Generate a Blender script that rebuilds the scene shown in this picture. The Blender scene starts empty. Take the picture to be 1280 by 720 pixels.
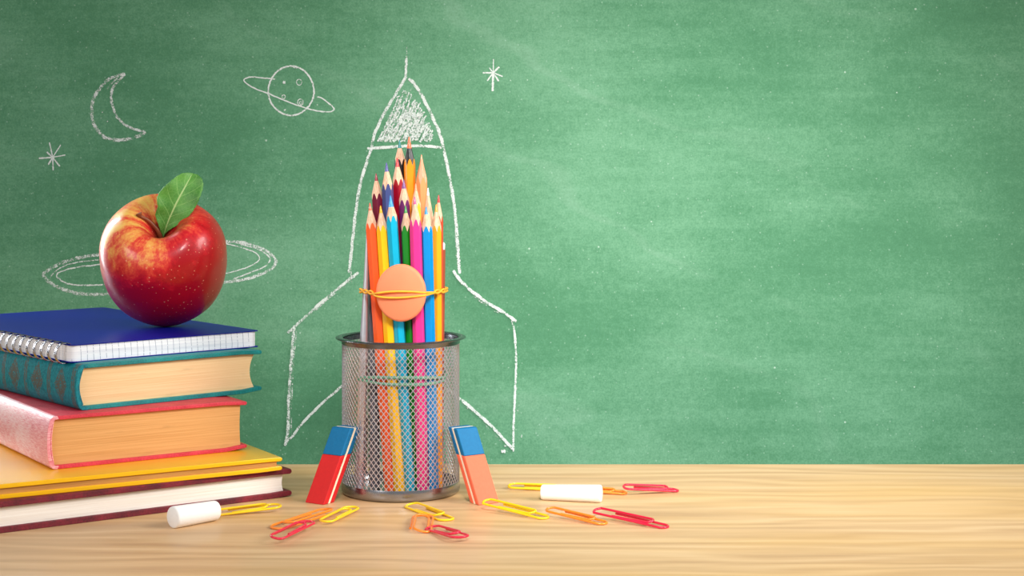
import bpy, math, random
from mathutils import Vector, Matrix, noise as mnoise

# ------------------------------------------------------------------ frame
# lengths below are in centimetres, z above the table top, y away from the camera;
# S turns them into metres and TZ lifts them to table height.
S = 0.01
TZ = 75.0
F = 2150.0      # focal length, pixels of a 1280 wide frame
HY = 190.0      # horizon line in the photograph
HC = 21.7       # eye height over the table top
D0 = 110.0      # distance eye - pencil cup
BD = 140.0      # distance eye - chalkboard face
R = math.radians
random.seed(7)

def X(px, d): return (px - 640.0) / F * d
def Z(py, d): return HC - (py - HY) / F * d
def on_table(px, py, z=0.0):
    d = (HC - z) * F / (py - HY)
    return (X(px, d), d - D0)
def W(v):                      # cm -> world metres
    return Vector((v[0]*S, v[1]*S, (v[2]+TZ)*S))

COL = bpy.context.scene.collection

# ------------------------------------------------------------------ materials
def lin(c):
    c = c/255.0
    return c/12.92 if c <= 0.04045 else ((c+0.055)/1.055)**2.4
def rgb(r, g, b): return (lin(r), lin(g), lin(b), 1.0)

def base_mat(name):
    m = bpy.data.materials.new(name); m.use_nodes = True
    nt = m.node_tree
    return m, nt, nt.nodes['Principled BSDF']
def N(nt, kind, **kw):
    n = nt.nodes.new(kind)
    for k, v in kw.items():
        if k in n.inputs: n.inputs[k].default_value = v
        else: setattr(n, k, v)
    return n
def L(nt, a, b): nt.links.new(a, b)
def mth(nt, op, a, b=None, c=None, clamp=False):
    n = nt.nodes.new('ShaderNodeMath'); n.operation = op; n.use_clamp = clamp
    for i, v in enumerate((a, b, c)):
        if v is None: continue
        if hasattr(v, 'is_output') or hasattr(v, 'links'): nt.links.new(v, n.inputs[i])
        else: n.inputs[i].default_value = v
    return n.outputs[0]
def mixc(nt, fac, a, b):
    n = nt.nodes.new('ShaderNodeMix'); n.data_type = 'RGBA'
    if hasattr(fac, 'links'): nt.links.new(fac, n.inputs[0])
    else: n.inputs[0].default_value = fac
    for i, v in ((6, a), (7, b)):
        if hasattr(v, 'links'): nt.links.new(v, n.inputs[i])
        else: n.inputs[i].default_value = v
    return n.outputs[2]
def ramp(nt, src, stops):
    n = nt.nodes.new('ShaderNodeValToRGB'); e = n.color_ramp.elements
    while len(e) < len(stops): e.new(0.5)
    for i, (p, c) in enumerate(stops):
        e[i].position = p; e[i].color = c
    nt.links.new(src, n.inputs[0])
    return n.outputs[0]
def coords(nt, scale=(1, 1, 1), kind='Object', rot=(0, 0, 0)):
    t = nt.nodes.new('ShaderNodeTexCoord'); m = nt.nodes.new('ShaderNodeMapping')
    m.inputs['Scale'].default_value = scale; m.inputs['Rotation'].default_value = rot
    nt.links.new(t.outputs[kind], m.inputs[0]); return m.outputs[0]
def noise_t(nt, vec, scale, detail=3, rough=0.5):
    n = N(nt, 'ShaderNodeTexNoise', Scale=scale, Detail=detail, Roughness=rough)
    nt.links.new(vec, n.inputs['Vector']); return n.outputs['Fac']
def bump(nt, bsdf, h, strength=0.3, dist=0.001):
    b = N(nt, 'ShaderNodeBump', Strength=strength, Distance=dist)
    nt.links.new(h, b.inputs['Height']); nt.links.new(b.outputs[0], bsdf.inputs['Normal'])

def plain(name, c, rough=0.45, metal=0.0, var=0.06, coat=0.0, spec=0.5, nscale=300, bmp=0.0):
    m, nt, b = base_mat(name)
    v = coords(nt)
    f = noise_t(nt, v, nscale, 3)
    dark = tuple(x*(1-var*2) for x in c[:3]) + (1,)
    lite = tuple(min(1, x*(1+var*2)) for x in c[:3]) + (1,)
    L(nt, mixc(nt, f, dark, lite), b.inputs['Base Color'])
    b.inputs['Roughness'].default_value = rough; b.inputs['Metallic'].default_value = metal
    b.inputs['Specular IOR Level'].default_value = spec
    if coat: b.inputs['Coat Weight'].default_value = coat; b.inputs['Coat Roughness'].default_value = 0.12
    if bmp: bump(nt, b, f, bmp, 0.0005)
    return m

# chalkboard surface: green slate with rubbed-in chalk dust, scratches and specks
def m_board():
    m, nt, b = base_mat('green_slate')
    v = coords(nt)
    big = noise_t(nt, coords(nt, (1.0, 1, 1.9), rot=(0, R(32), 0)), 4.2, 6, 0.62)
    streak = noise_t(nt, coords(nt, (1.2, 1, 16), rot=(0, R(24), 0)), 6, 6, 0.7)
    grain = noise_t(nt, v, 620, 2, 0.8)
    fine = noise_t(nt, v, 180, 3, 0.6)
    a = mth(nt, 'MULTIPLY', big, 0.5)
    a = mth(nt, 'MULTIPLY_ADD', streak, 0.14, mth(nt, 'ADD', a, 0.09))
    a = mth(nt, 'MULTIPLY_ADD', grain, 0.30, a)
    a = mth(nt, 'MULTIPLY_ADD', fine, 0.16, a)
    col = ramp(nt, a, [(0.42, rgb(68, 121, 88)), (0.60, rgb(88, 145, 108)), (0.80, rgb(128, 181, 146))])
    # erased stroke ghosts
    w = N(nt, 'ShaderNodeTexWave', Scale=1.6, Distortion=7.0, Detail=3.0); w.inputs['Detail Scale'].default_value = 1.4
    L(nt, coords(nt, (1, 1, 3), rot=(0, R(35), 0)), w.inputs['Vector'])
    gh = mth(nt, 'SUBTRACT', w.outputs['Fac'], 0.975, clamp=True)
    gh = mth(nt, 'MULTIPLY', gh, 9.0, clamp=True)
    gh = mth(nt, 'MULTIPLY', gh, mth(nt, 'MULTIPLY', mth(nt, 'SUBTRACT', big, 0.45, clamp=True), 5.0, clamp=True))
    col = mixc(nt, mth(nt, 'MULTIPLY', gh, 0.35), col, rgb(190, 215, 198))
    vo = N(nt, 'ShaderNodeTexVoronoi', Scale=70.0); L(nt, v, vo.inputs['Vector'])
    sep = nt.nodes.new('ShaderNodeSeparateColor'); L(nt, vo.outputs['Color'], sep.inputs[0])
    rad = mth(nt, 'MULTIPLY', mth(nt, 'SUBTRACT', sep.outputs[0], 0.72, clamp=True), 0.22)
    sp = mth(nt, 'LESS_THAN', vo.outputs['Distance'], rad)
    col = mixc(nt, mth(nt, 'MULTIPLY', sp, 0.6), col, rgb(205, 228, 212))
    vo2 = N(nt, 'ShaderNodeTexVoronoi', Scale=240.0); L(nt, v, vo2.inputs['Vector'])
    sep2 = nt.nodes.new('ShaderNodeSeparateColor'); L(nt, vo2.outputs['Color'], sep2.inputs[0])
    rad2 = mth(nt, 'MULTIPLY', mth(nt, 'SUBTRACT', sep2.outputs[1], 0.8, clamp=True), 0.8)
    sp2 = mth(nt, 'LESS_THAN', vo2.outputs['Distance'], rad2)
    col = mixc(nt, mth(nt, 'MULTIPLY', sp2, 0.28), col, rgb(195, 222, 205))
    L(nt, col, b.inputs['Base Color'])
    b.inputs['Roughness'].default_value = 0.85; b.inputs['Specular IOR Level'].default_value = 0.15
    return m

def m_chalk_stroke():
    m, nt, b = base_mat('chalk_stroke')
    uv = nt.nodes.new('ShaderNodeUVMap'); uv.uv_map = 'UVMap'
    s = nt.nodes.new('ShaderNodeSeparateXYZ'); L(nt, uv.outputs[0], s.inputs[0])
    av = mth(nt, 'ABSOLUTE', mth(nt, 'MULTIPLY_ADD', s.outputs[1], 2.0, -1.0))
    v = coords(nt)
    g = noise_t(nt, v, 900, 2, 0.7)
    g2 = noise_t(nt, v, 330, 3, 0.6)
    a = mth(nt, 'MULTIPLY_ADD', g, 0.9, mth(nt, 'MULTIPLY', g2, 0.7))
    a = mth(nt, 'ADD', a, s.outputs[0])                       # u carries how hard the chalk was pressed
    a = mth(nt, 'SUBTRACT', a, mth(nt, 'MULTIPLY', mth(nt, 'POWER', av, 4.0), 0.45))
    a = mth(nt, 'MULTIPLY', mth(nt, 'SUBTRACT', a, 1.02), 3.6, clamp=True)
    a = mth(nt, 'MULTIPLY', a, 0.88)
    b.inputs['Base Color'].default_value = rgb(236, 244, 238)
    b.inputs['Roughness'].default_value = 0.95; b.inputs['Specular IOR Level'].default_value = 0.1
    L(nt, a, b.inputs['Alpha'])
    return m

def m_wood():
    m, nt, b = base_mat('light_varnished_wood')
    g1 = noise_t(nt, coords(nt, (1.6, 26, 4)), 3.4, 7, 0.7)
    g2 = noise_t(nt, coords(nt, (3.5, 90, 10)), 7.0, 5, 0.7)
    w = N(nt, 'ShaderNodeTexWave', Scale=7.0, Distortion=14.0, Detail=2.0, bands_direction='Y')
    w.inputs['Detail Scale'].default_value = 1.3
    L(nt, coords(nt, (0.5, 2.2, 1)), w.inputs['Vector'])
    a = mth(nt, 'MULTIPLY', g1, 0.50)
    a = mth(nt, 'MULTIPLY_ADD', g2, 0.28, a)
    a = mth(nt, 'MULTIPLY_ADD', w.outputs['Fac'], 0.20, a); a = mth(nt, 'ADD', a, 0.01)
    col = ramp(nt, a, [(0.28, rgb(186, 146, 108)), (0.42, rgb(205, 166, 124)), (0.54, rgb(214, 176, 132)), (0.72, rgb(226, 192, 150))])
    tint = noise_t(nt, coords(nt, (0.8, 5, 1)), 3.0, 3)
    col = mixc(nt, mth(nt, 'MULTIPLY', mth(nt, 'SUBTRACT', tint, 0.45, clamp=True), 2.2, clamp=True), col, rgb(222, 174, 100))
    L(nt, col, b.inputs['Base Color'])
    b.inputs['Roughness'].default_value = 0.5; b.inputs['Specular IOR Level'].default_value = 0.25
    b.inputs['Coat Weight'].default_value = 0.14; b.inputs['Coat Roughness'].default_value = 0.16
    bump(nt, b, g2, 0.05, 0.0004)
    return m

def m_pages(name, c1, c2, lines=260.0):
    m, nt, b = base_mat(name)
    g = noise_t(nt, coords(nt, (2.5, 2.5, 260)), 4.0, 4, 0.65)
    s = noise_t(nt, coords(nt, (1, 1, 5)), 28, 3)
    col = ramp(nt, g, [(0.25, c2), (0.6, c1)])
    st = mth(nt, 'MULTIPLY', mth(nt, 'SUBTRACT', s, 0.66, clamp=True), 5.0, clamp=True)
    col = mixc(nt, mth(nt, 'MULTIPLY', st, 0.6), col, tuple(x*0.45 for x in c1[:3])+(1,))
    L(nt, col, b.inputs['Base Color']); b.inputs['Roughness'].default_value = 0.85
    b.inputs['Specular IOR Level'].default_value = 0.15
    bump(nt, b, g, 0.35, 0.0006)
    return m

def m_cloth(name, c, dark, rough=0.6, coat=0.0, scale=900, amt=0.5, low=0.35):
    m, nt, b = base_mat(name)
    g = noise_t(nt, coords(nt), scale, 3, 0.7)
    h = noise_t(nt, coords(nt), 60, 4, 0.6)
    f = mth(nt, 'MULTIPLY_ADD', g, amt, mth(nt, 'MULTIPLY', h, 1-amt))
    L(nt, ramp(nt, f, [(low, dark), (0.6, c)]), b.inputs['Base Color'])
    b.inputs['Roughness'].default_value = rough
    if coat: b.inputs['Coat Weight'].default_value = coat; b.inputs['Coat Roughness'].default_value = 0.3
    bump(nt, b, g, 0.3, 0.0004)
    return m

def m_red_spine():
    m, nt, b = base_mat('red_cloth_with_painted_glare')
    g = noise_t(nt, coords(nt, (1, 1, 9)), 160, 3, 0.7)
    h = noise_t(nt, coords(nt, (1, 0.6, 1)), 26, 4, 0.6)
    f = mth(nt, 'MULTIPLY_ADD', g, 0.5, mth(nt, 'MULTIPLY', h, 0.5))
    L(nt, ramp(nt, f, [(0.36, rgb(214, 92, 108)), (0.48, rgb(236, 150, 162)), (0.60, rgb(248, 208, 214))]), b.inputs['Base Color'])  # pink to white stops: glare on the red spine painted into the colour
    b.inputs['Roughness'].default_value = 0.38
    bump(nt, b, g, 0.3, 0.0005)
    return m

def m_teal_spine():
    # gilt bands and lozenges stamped on the spine, repeated along its length
    m, nt, b = base_mat('teal_leather_with_brown_stamping')
    t = nt.nodes.new('ShaderNodeTexCoord'); s = nt.nodes.new('ShaderNodeSeparateXYZ'); L(nt, t.outputs['Object'], s.inputs[0])
    y, z = s.outputs[1], s.outputs[2]
    P = 0.034
    ph = mth(nt, 'FLOORED_MODULO', mth(nt, 'ADD', y, -0.0045), P)
    dy = mth(nt, 'ABSOLUTE', mth(nt, 'SUBTRACT', ph, P*0.5))
    dz = mth(nt, 'ABSOLUTE', mth(nt, 'SUBTRACT', z, 0.014))
    loz = mth(nt, 'ADD', mth(nt, 'DIVIDE', dy, 0.0092), mth(nt, 'DIVIDE', dz, 0.0115))
    fil = noise_t(nt, coords(nt), 420, 3, 0.7)
    inside = mth(nt, 'LESS_THAN', mth(nt, 'ADD', loz, mth(nt, 'MULTIPLY_ADD', fil, 0.3, -0.15)), 1.0)
    pat = N(nt, 'ShaderNodeTexVoronoi', Scale=620.0, feature='DISTANCE_TO_EDGE'); L(nt, coords(nt), pat.inputs['Vector'])
    lace = mth(nt, 'LESS_THAN', pat.outputs['Distance'], 0.17)
    lozm = mth(nt, 'MULTIPLY', inside, mth(nt, 'MAXIMUM', lace, mth(nt, 'LESS_THAN', mth(nt, 'ABSOLUTE', mth(nt, 'SUBTRACT', loz, 0.45)), 0.12)))
    edge = mth(nt, 'SUBTRACT', P*0.5, dy)
    b1 = mth(nt, 'LESS_THAN', mth(nt, 'ABSOLUTE', mth(nt, 'SUBTRACT', edge, 0.0016)), 0.0007)
    b2 = mth(nt, 'LESS_THAN', edge, 0.0004)
    band = mth(nt, 'MULTIPLY', mth(nt, 'MAXIMUM', b1, b2), mth(nt, 'GREATER_THAN', fil, 0.42))
    msk = mth(nt, 'MAXIMUM', lozm, band)
    g = noise_t(nt, coords(nt), 500, 3, 0.7)
    base = ramp(nt, g, [(0.3, rgb(0, 92, 108)), (0.65, rgb(12, 140, 150))])
    L(nt, mixc(nt, mth(nt, 'MULTIPLY', msk, 0.9), base, rgb(92, 84, 72)), b.inputs['Base Color'])
    b.inputs['Specular IOR Level'].default_value = 0.3; b.inputs['Roughness'].default_value = 0.5
    bump(nt, b, msk, 0.5, -0.0004)
    return m

def m_grid_pages():
    m, nt, b = base_mat('ruled_white_paper_edge')
    t = nt.nodes.new('ShaderNodeTexCoord'); s = nt.nodes.new('ShaderNodeSeparateXYZ'); L(nt, t.outputs['Object'], s.inputs[0])
    bend = mth(nt, 'MULTIPLY', mth(nt, 'POWER', mth(nt, 'ABSOLUTE', mth(nt, 'MULTIPLY', s.outputs[2], 100.0)), 2.0), 0.0006)
    wob = mth(nt, 'MULTIPLY', noise_t(nt, coords(nt), 120, 2), 0.0008)
    xx = mth(nt, 'ADD', mth(nt, 'ADD', s.outputs[0], s.outputs[1]), mth(nt, 'ADD', bend, wob))
    md = mth(nt, 'FLOORED_MODULO', xx, 0.0043)
    ln = mth(nt, 'LESS_THAN', md, 0.00042)
    g = noise_t(nt, coords(nt, (2, 2, 300)), 4, 3)
    br = mth(nt, 'GREATER_THAN', noise_t(nt, coords(nt, (1, 1, 3)), 300, 2), 0.4)
    col = ramp(nt, g, [(0.3, rgb(222, 224, 234)), (0.6, rgb(248, 249, 253))])
    col = mixc(nt, mth(nt, 'MULTIPLY', mth(nt, 'MULTIPLY', ln, br), 0.62), col, rgb(110, 120, 150))
    L(nt, col, b.inputs['Base Color']); b.inputs['Roughness'].default_value = 0.8
    return m

def m_apple():
    m, nt, b = base_mat('red_and_yellow_apple_skin')
    t = nt.nodes.new('ShaderNodeTexCoord'); s = nt.nodes.new('ShaderNodeSeparateXYZ'); L(nt, t.outputs['Object'], s.inputs[0])
    x, y, z = s.outputs
    ang = mth(nt, 'ARCTAN2', x, mth(nt, 'MULTIPLY', y, -1.0))      # 0 faces the front
    cmb = nt.nodes.new('ShaderNodeCombineXYZ')
    L(nt, mth(nt, 'SINE', ang), cmb.inputs[0]); L(nt, mth(nt, 'COSINE', ang), cmb.inputs[1]); L(nt, mth(nt, 'MULTIPLY', z, 22.0), cmb.inputs[2])
    st = noise_t(nt, cmb.outputs[0], 6.5, 6, 0.7)
    mott = noise_t(nt, coords(nt), 420, 4, 0.7)
    st2 = noise_t(nt, cmb.outputs[0], 2.2, 3, 0.55)
    blot = noise_t(nt, coords(nt), 55, 4, 0.6)
    # yellow where the fruit grew in shade: around the stalk, mostly on its left shoulder
    top = mth(nt, 'MULTIPLY', mth(nt, 'SUBTRACT', z, 0.019), 42.0, clamp=False)
    left = mth(nt, 'MULTIPLY', x, -36.0)
    f = mth(nt, 'ADD', mth(nt, 'MULTIPLY', top, 1.15), mth(nt, 'MULTIPLY', left, 0.55))
    f = mth(nt, 'ADD', f, mth(nt, 'MULTIPLY_ADD', st, 1.9, -0.95)); f = mth(nt, 'ADD', f, mth(nt, 'MULTIPLY_ADD', mott, 1.4, -0.7))
    f = mth(nt, 'ADD', f, mth(nt, 'MULTIPLY_ADD', st2, 2.6, -1.3))
    f = mth(nt, 'ADD', f, mth(nt, 'MULTIPLY_ADD', blot, 1.2, -0.6))
    f = mth(nt, 'MULTIPLY_ADD', f, 0.5, 0.15, clamp=True)
    col = ramp(nt, f, [(0.0, rgb(172, 8, 22)), (0.30, rgb(205, 24, 34)), (0.55, rgb(226, 74, 52)), (0.76, rgb(238, 146, 74)), (1.0, rgb(242, 190, 92))])
    # brown russet deep in the stalk cavity
    rr = mth(nt, 'SQRT', mth(nt, 'ADD', mth(nt, 'MULTIPLY', x, x), mth(nt, 'MULTIPLY', y, y)))
    cav = mth(nt, 'MULTIPLY', mth(nt, 'SUBTRACT', 0.0085, rr, clamp=True), 160.0, clamp=True)
    cav = mth(nt, 'MULTIPLY', cav, mth(nt, 'GREATER_THAN', z, 0.0))
    col = mixc(nt, mth(nt, 'MULTIPLY', cav, 0.8), col, rgb(110, 72, 42))
    vo = N(nt, 'ShaderNodeTexVoronoi', Scale=430.0); L(nt, t.outputs['Object'], vo.inputs['Vector'])
    sp = nt.nodes.new('ShaderNodeSeparateColor'); L(nt, vo.outputs['Color'], sp.inputs[0])
    rad = mth(nt, 'MULTIPLY', mth(nt, 'SUBTRACT', sp.outputs[0], 0.3, clamp=True), 0.36)
    dot = mth(nt, 'LESS_THAN', vo.outputs['Distance'], rad)
    col = mixc(nt, mth(nt, 'MULTIPLY', dot, 0.38), col, rgb(246, 190, 150))
    L(nt, col, b.inputs['Base Color'])
    b.inputs['Roughness'].default_value = 0.36
    b.inputs['Specular IOR Level'].default_value = 0.35; b.inputs['Coat Weight'].default_value = 0.28; b.inputs['Coat Roughness'].default_value = 0.15
    bump(nt, b, blot, 0.05, 0.001)
    return m

def m_leaf():
    m, nt, b = base_mat('green_leaf')
    uv = nt.nodes.new('ShaderNodeUVMap'); uv.uv_map = 'UVMap'
    s = nt.nodes.new('ShaderNodeSeparateXYZ'); L(nt, uv.outputs[0], s.inputs[0])
    av = mth(nt, 'ABSOLUTE', mth(nt, 'MULTIPLY_ADD', s.outputs[1], 2.0, -1.0))
    mid = mth(nt, 'LESS_THAN', av, 0.045)
    k = mth(nt, 'FLOORED_MODULO', mth(nt, 'SUBTRACT', s.outputs[0], mth(nt, 'MULTIPLY', av, 0.20)), 0.155)
    side = mth(nt, 'LESS_THAN', k, mth(nt, 'MULTIPLY_ADD', av, -0.012, 0.018))
    vo = N(nt, 'ShaderNodeTexVoronoi', Scale=420.0, feature='DISTANCE_TO_EDGE'); L(nt, coords(nt), vo.inputs['Vector'])
    net = mth(nt, 'LESS_THAN', vo.outputs['Distance'], 0.06)
    g = noise_t(nt, coords(nt), 70, 4)
    col = ramp(nt, g, [(0.3, rgb(58, 120, 42)), (0.7, rgb(96, 162, 62))])
    col = mixc(nt, mth(nt, 'MULTIPLY', net, 0.15), col, rgb(150, 196, 110))
    col = mixc(nt, mth(nt, 'MULTIPLY', side, 0.4), col, rgb(150, 200, 110))
    col = mixc(nt, mth(nt, 'MULTIPLY', mid, 0.75), col, rgb(186, 214, 140))
    L(nt, col, b.inputs['Base Color']); b.inputs['Roughness'].default_value = 0.5
    bump(nt, b, mth(nt, 'MAXIMUM', mid, mth(nt, 'MULTIPLY', side, 0.7)), 0.4, -0.0004)
    return m

def m_pencil_wood():
    m, nt, b = base_mat('sharpened_pencil_wood')
    g = noise_t(nt, coords(nt, (1, 1, 0.12)), 1600, 3, 0.6)
    L(nt, ramp(nt, g, [(0.3, rgb(204, 156, 124)), (0.65, rgb(232, 192, 160))]), b.inputs['Base Color'])
    b.inputs['Roughness'].default_value = 0.7
    return m

M = {}
M['board'] = m_board(); M['stroke'] = m_chalk_stroke(); M['wood'] = m_wood()
M['board_frame'] = plain('oak_board_frame', rgb(150, 104, 62), 0.5)
M['wall'] = plain('cream_plaster', rgb(228, 222, 208), 0.9, nscale=40, bmp=0.1)
M['floor'] = plain('grey_linoleum', rgb(150, 146, 138), 0.6, nscale=30)
M['metal_leg'] = plain('grey_table_steel', rgb(120, 122, 126), 0.4, 0.8)
M['chalk'] = plain('white_chalk', rgb(248, 246, 244), 0.9, var=0.02, nscale=600, bmp=0.3, spec=0.2)
M['mesh'] = plain('silver_expanded_steel', rgb(205, 203, 208), 0.36, 0.8, var=0.03)
M['rim'] = plain('brushed_steel_rim', rgb(120, 122, 128), 0.25, 0.95, var=0.05)
M['ring'] = plain('brushed_steel_ring', rgb(158, 160, 166), 0.22, 0.95, var=0.05)
M['band_y'] = plain('amber_rubber', rgb(240, 172, 42), 0.5, var=0.08)
M['band_g'] = plain('sea_green_rubber', rgb(112, 168, 140), 0.55, var=0.08)
M['silver'] = plain('polished_silver', rgb(226, 226, 232), 0.3, 0.75, var=0.03)
M['disc'] = plain('salmon_rubber', rgb(246, 140, 98), 0.5, var=0.03, nscale=120, spec=0.3)
M['er_red'] = plain('red_rubber', rgb(208, 36, 38), 0.6, var=0.04, spec=0.3, nscale=500, bmp=0.2)
M['er_coral'] = plain('coral_rubber', rgb(244, 112, 80), 0.6, var=0.04, spec=0.3, nscale=500, bmp=0.2)
M['er_red2'] = plain('deep_coral_rubber', rgb(226, 62, 48), 0.6, var=0.04, spec=0.3)
M['er_blue'] = plain('blue_rubber', rgb(10, 108, 158), 0.6, var=0.05, spec=0.3, nscale=500, bmp=0.2)
M['er_white'] = plain('cream_rubber', rgb(248, 232, 204), 0.6, var=0.02)
M['clip_y'] = plain('yellow_vinyl', rgb(250, 208, 16), 0.3, var=0.03, coat=0.4)
M['clip_o'] = plain('orange_vinyl', rgb(252, 138, 36), 0.3, var=0.03, coat=0.4)
M['clip_r'] = plain('red_vinyl', rgb(226, 28, 66), 0.3, var=0.03, coat=0.4)
M['blue_cover'] = plain('glossy_blue_cover', rgb(14, 24, 136), 0.36, var=0.03, nscale=20, spec=0.08)
M['coil'] = plain('steel_wire', rgb(176, 176, 184), 0.2, 1.0, var=0.03)
M['grid'] = m_grid_pages()
M['teal'] = m_cloth('teal_cloth', rgb(12, 150, 148), rgb(0, 100, 106), 0.5)
M['teal_spine'] = m_teal_spine()
M['teal_pages'] = m_pages('cream_pages', rgb(246, 214, 164), rgb(232, 192, 138))
M['red'] = m_cloth('red_cloth', rgb(226, 66, 84), rgb(186, 34, 54), 0.5)
M['red_spine'] = m_red_spine()
M['red_pages'] = m_pages('tan_pages', rgb(226, 172, 112), rgb(204, 148, 88))
M['yellow'] = plain('glossy_yellow_cover', rgb(252, 190, 10), 0.3, var=0.04, coat=0.3, nscale=30)
M['yel_pages'] = m_pages('brown_edge_pages', rgb(206, 152, 84), rgb(172, 116, 58))
M['maroon'] = m_cloth('maroon_cloth', rgb(136, 28, 46), rgb(58, 10, 24), 0.65, amt=0.45)
M['mar_pages'] = m_pages('white_pages', rgb(252, 247, 238), rgb(236, 226, 212))
M['apple'] = m_apple(); M['leaf'] = m_leaf()
M['stem'] = plain('brown_apple_stem', rgb(128, 66, 34), 0.5, var=0.25, nscale=200, bmp=0.3)
M['pwood'] = m_pencil_wood()

def pm(name, c, rough=0.28):
    k = 'pencil_'+name
    if k not in M: M[k] = plain(k, c, rough, var=0.02, coat=0.35)
    return M[k]

# ------------------------------------------------------------------ mesh helpers (cm, local)
def build(name, verts, faces, mat, parent=None, smooth=35, uvs=None, loc=None, bevel=0, mats=None, fmat=None):
    me = bpy.data.meshes.new(name)
    me.from_pydata([(v[0]*S, v[1]*S, v[2]*S) for v in verts], [], faces)
    if mats:
        for mm in mats: me.materials.append(mm)
        for p, k in zip(me.polygons, fmat): p.material_index = k
    else: me.materials.append(mat)
    if uvs:
        ul = me.uv_layers.new(name='UVMap')
        for lp in me.loops: ul.data[lp.index].uv = uvs[lp.vertex_index]
    me.update()
    if smooth:
        for p in me.polygons: p.use_smooth = True
        me.set_sharp_from_angle(angle=R(smooth))
    o = bpy.data.objects.new(name, me); COL.objects.link(o)
    if parent: o.parent = parent
    if loc is not None: o.location = W(loc)
    if bevel:
        b = o.modifiers.new('Bevel', 'BEVEL'); b.width = bevel*S; b.segments = 3; b.limit_method = 'ANGLE'; b.angle_limit = R(40)
    return o
def thing(name, label, cat, loc=(0, 0, 0), rz=0.0, group=None, rot=None):
    o = bpy.data.objects.new(name, None); COL.objects.link(o)
    o.empty_display_size = 0.02
    o.location = W(loc); o.rotation_euler = rot if rot else (0, 0, rz)
    o['label'] = label; o['category'] = cat
    if group: o['group'] = group
    return o
def tag(o, label, cat, group=None):
    o['label'] = label; o['category'] = cat
    if group: o['group'] = group
    return o
def box_mesh(x0, x1, y0, y1, z0, z1):
    v = [(x, y, z) for z in (z0, z1) for x, y in ((x0, y0), (x1, y0), (x1, y1), (x0, y1))]
    f = [(0, 3, 2, 1), (4, 5, 6, 7), (0, 1, 5, 4), (1, 2, 6, 5), (2, 3, 7, 6), (3, 0, 4, 7)]
    return v, f
def merge(*ms):
    V, Fc = [], []
    for v, f in ms:
        b = len(V); V += list(v); Fc += [tuple(b+i for i in q) for q in f]
    return V, Fc
def lathe(prof, n=64, closed=False):
    V, Fc = [], []
    m = len(prof)
    for i in range(n):
        a = 2*math.pi*i/n
        for r, z in prof: V.append((r*math.cos(a), r*math.sin(a), z))
    for i in range(n):
        j = (i+1) % n
        for k in range(m if closed else m-1):
            l = (k+1) % m
            Fc.append((i*m+k, j*m+k, j*m+l, i*m+l))
    return V, Fc
def tube(pts, rad, n=8, closed=False, cap=True, flat=1.0):
    P = [Vector(p) for p in pts]; m = len(P)
    rads = rad if isinstance(rad, (list, tuple)) else [rad]*m
    V, Fc = [], []
    up = None
    for i in range(m):
        if closed: t = (P[(i+1) % m]-P[i-1])
        else: t = P[min(i+1, m-1)]-P[max(i-1, 0)]
        t.normalize()
        if up is None:
            up = Vector((0, 0, 1)) if abs(t.z) < 0.9 else Vector((1, 0, 0))
        up = (up - t*up.dot(t)).normalized()
        sd = t.cross(up)
        for k in range(n):
            a = 2*math.pi*k/n
            V.append(tuple(P[i] + sd*(math.cos(a)*rads[i]*flat) + up*(math.sin(a)*rads[i])))
    for i in range(m if closed else m-1):
        j = (i+1) % m
        for k in range(n):
            l = (k+1) % n
            Fc.append((i*n+k, i*n+l, j*n+l, j*n+k))
    if not closed and cap:
        Fc.append(tuple(range(n-1, -1, -1))); Fc.append(tuple((m-1)*n+k for k in range(n)))
    return V, Fc
def catmull(pts, per=8, closed=False):
    out = []; n = len(pts)
    P = [Vector(p) for p in pts]
    rng = n if closed else n-1
    for i in range(rng):
        if closed: a, b, c, d = P[i-1], P[i], P[(i+1) % n], P[(i+2) % n]
        else: a, b, c, d = P[max(i-1, 0)], P[i], P[i+1], P[min(i+2, n-1)]
        for k in range(per):
            t = k/per
            out.append(0.5*((2*b)+(c-a)*t+(2*a-5*b+4*c-d)*t*t+(3*b-a-3*c+d)*t**3))
    if not closed: out.append(P[-1].copy())
    return out
def extrude_profile(prof, y0, y1, ny=1):
    """closed (x,z) polygon swept along y; end caps as n-gons"""
    n = len(prof); V, Fc = [], []
    for j in range(ny+1):
        y = y0+(y1-y0)*j/ny
        V += [(p[0], y, p[1]) for p in prof]
    for j in range(ny):
        for i in range(n):
            k = (i+1) % n
            Fc.append((j*n+i, j*n+k, (j+1)*n+k, (j+1)*n+i))
    Fc.append(tuple(range(n-1, -1, -1))); Fc.append(tuple(ny*n+i for i in range(n)))
    return V, Fc

# ------------------------------------------------------------------ setting
def struct(o): o['kind'] = 'structure'; return o
struct(build('floor', *box_mesh(-250, 250, -260, 60, -TZ-4, -TZ), M['floor'], smooth=0, loc=(0, 0, 0)))
BY = BD-D0
struct(build('wall_back', *box_mesh(-250, 250, BY+2, BY+14, -TZ, 200), M['wall'], smooth=0, loc=(0, 0, 0)))

board = thing('chalkboard', 'large green chalkboard with white chalk drawings, hung behind the table', 'chalkboard', (0, BY, 40))
def fr(v, f): return [(a, b, c) for a, b, c in v], f
v, f = box_mesh(-110, 110, 0, 1.6, -58, 58); build('writing_surface', v, f, M['board'], board, smooth=0)
v, f = merge(box_mesh(-114, 114, -1.2, 2, 58, 62), box_mesh(-114, 114, -1.2, 2, -62, -58),
             box_mesh(-114, -110, -1.2, 2, -58, 58), box_mesh(110, 114, -1.2, 2, -58, 58))
build('frame', v, f, M['board_frame'], board, smooth=0, bevel=0.3)

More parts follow.
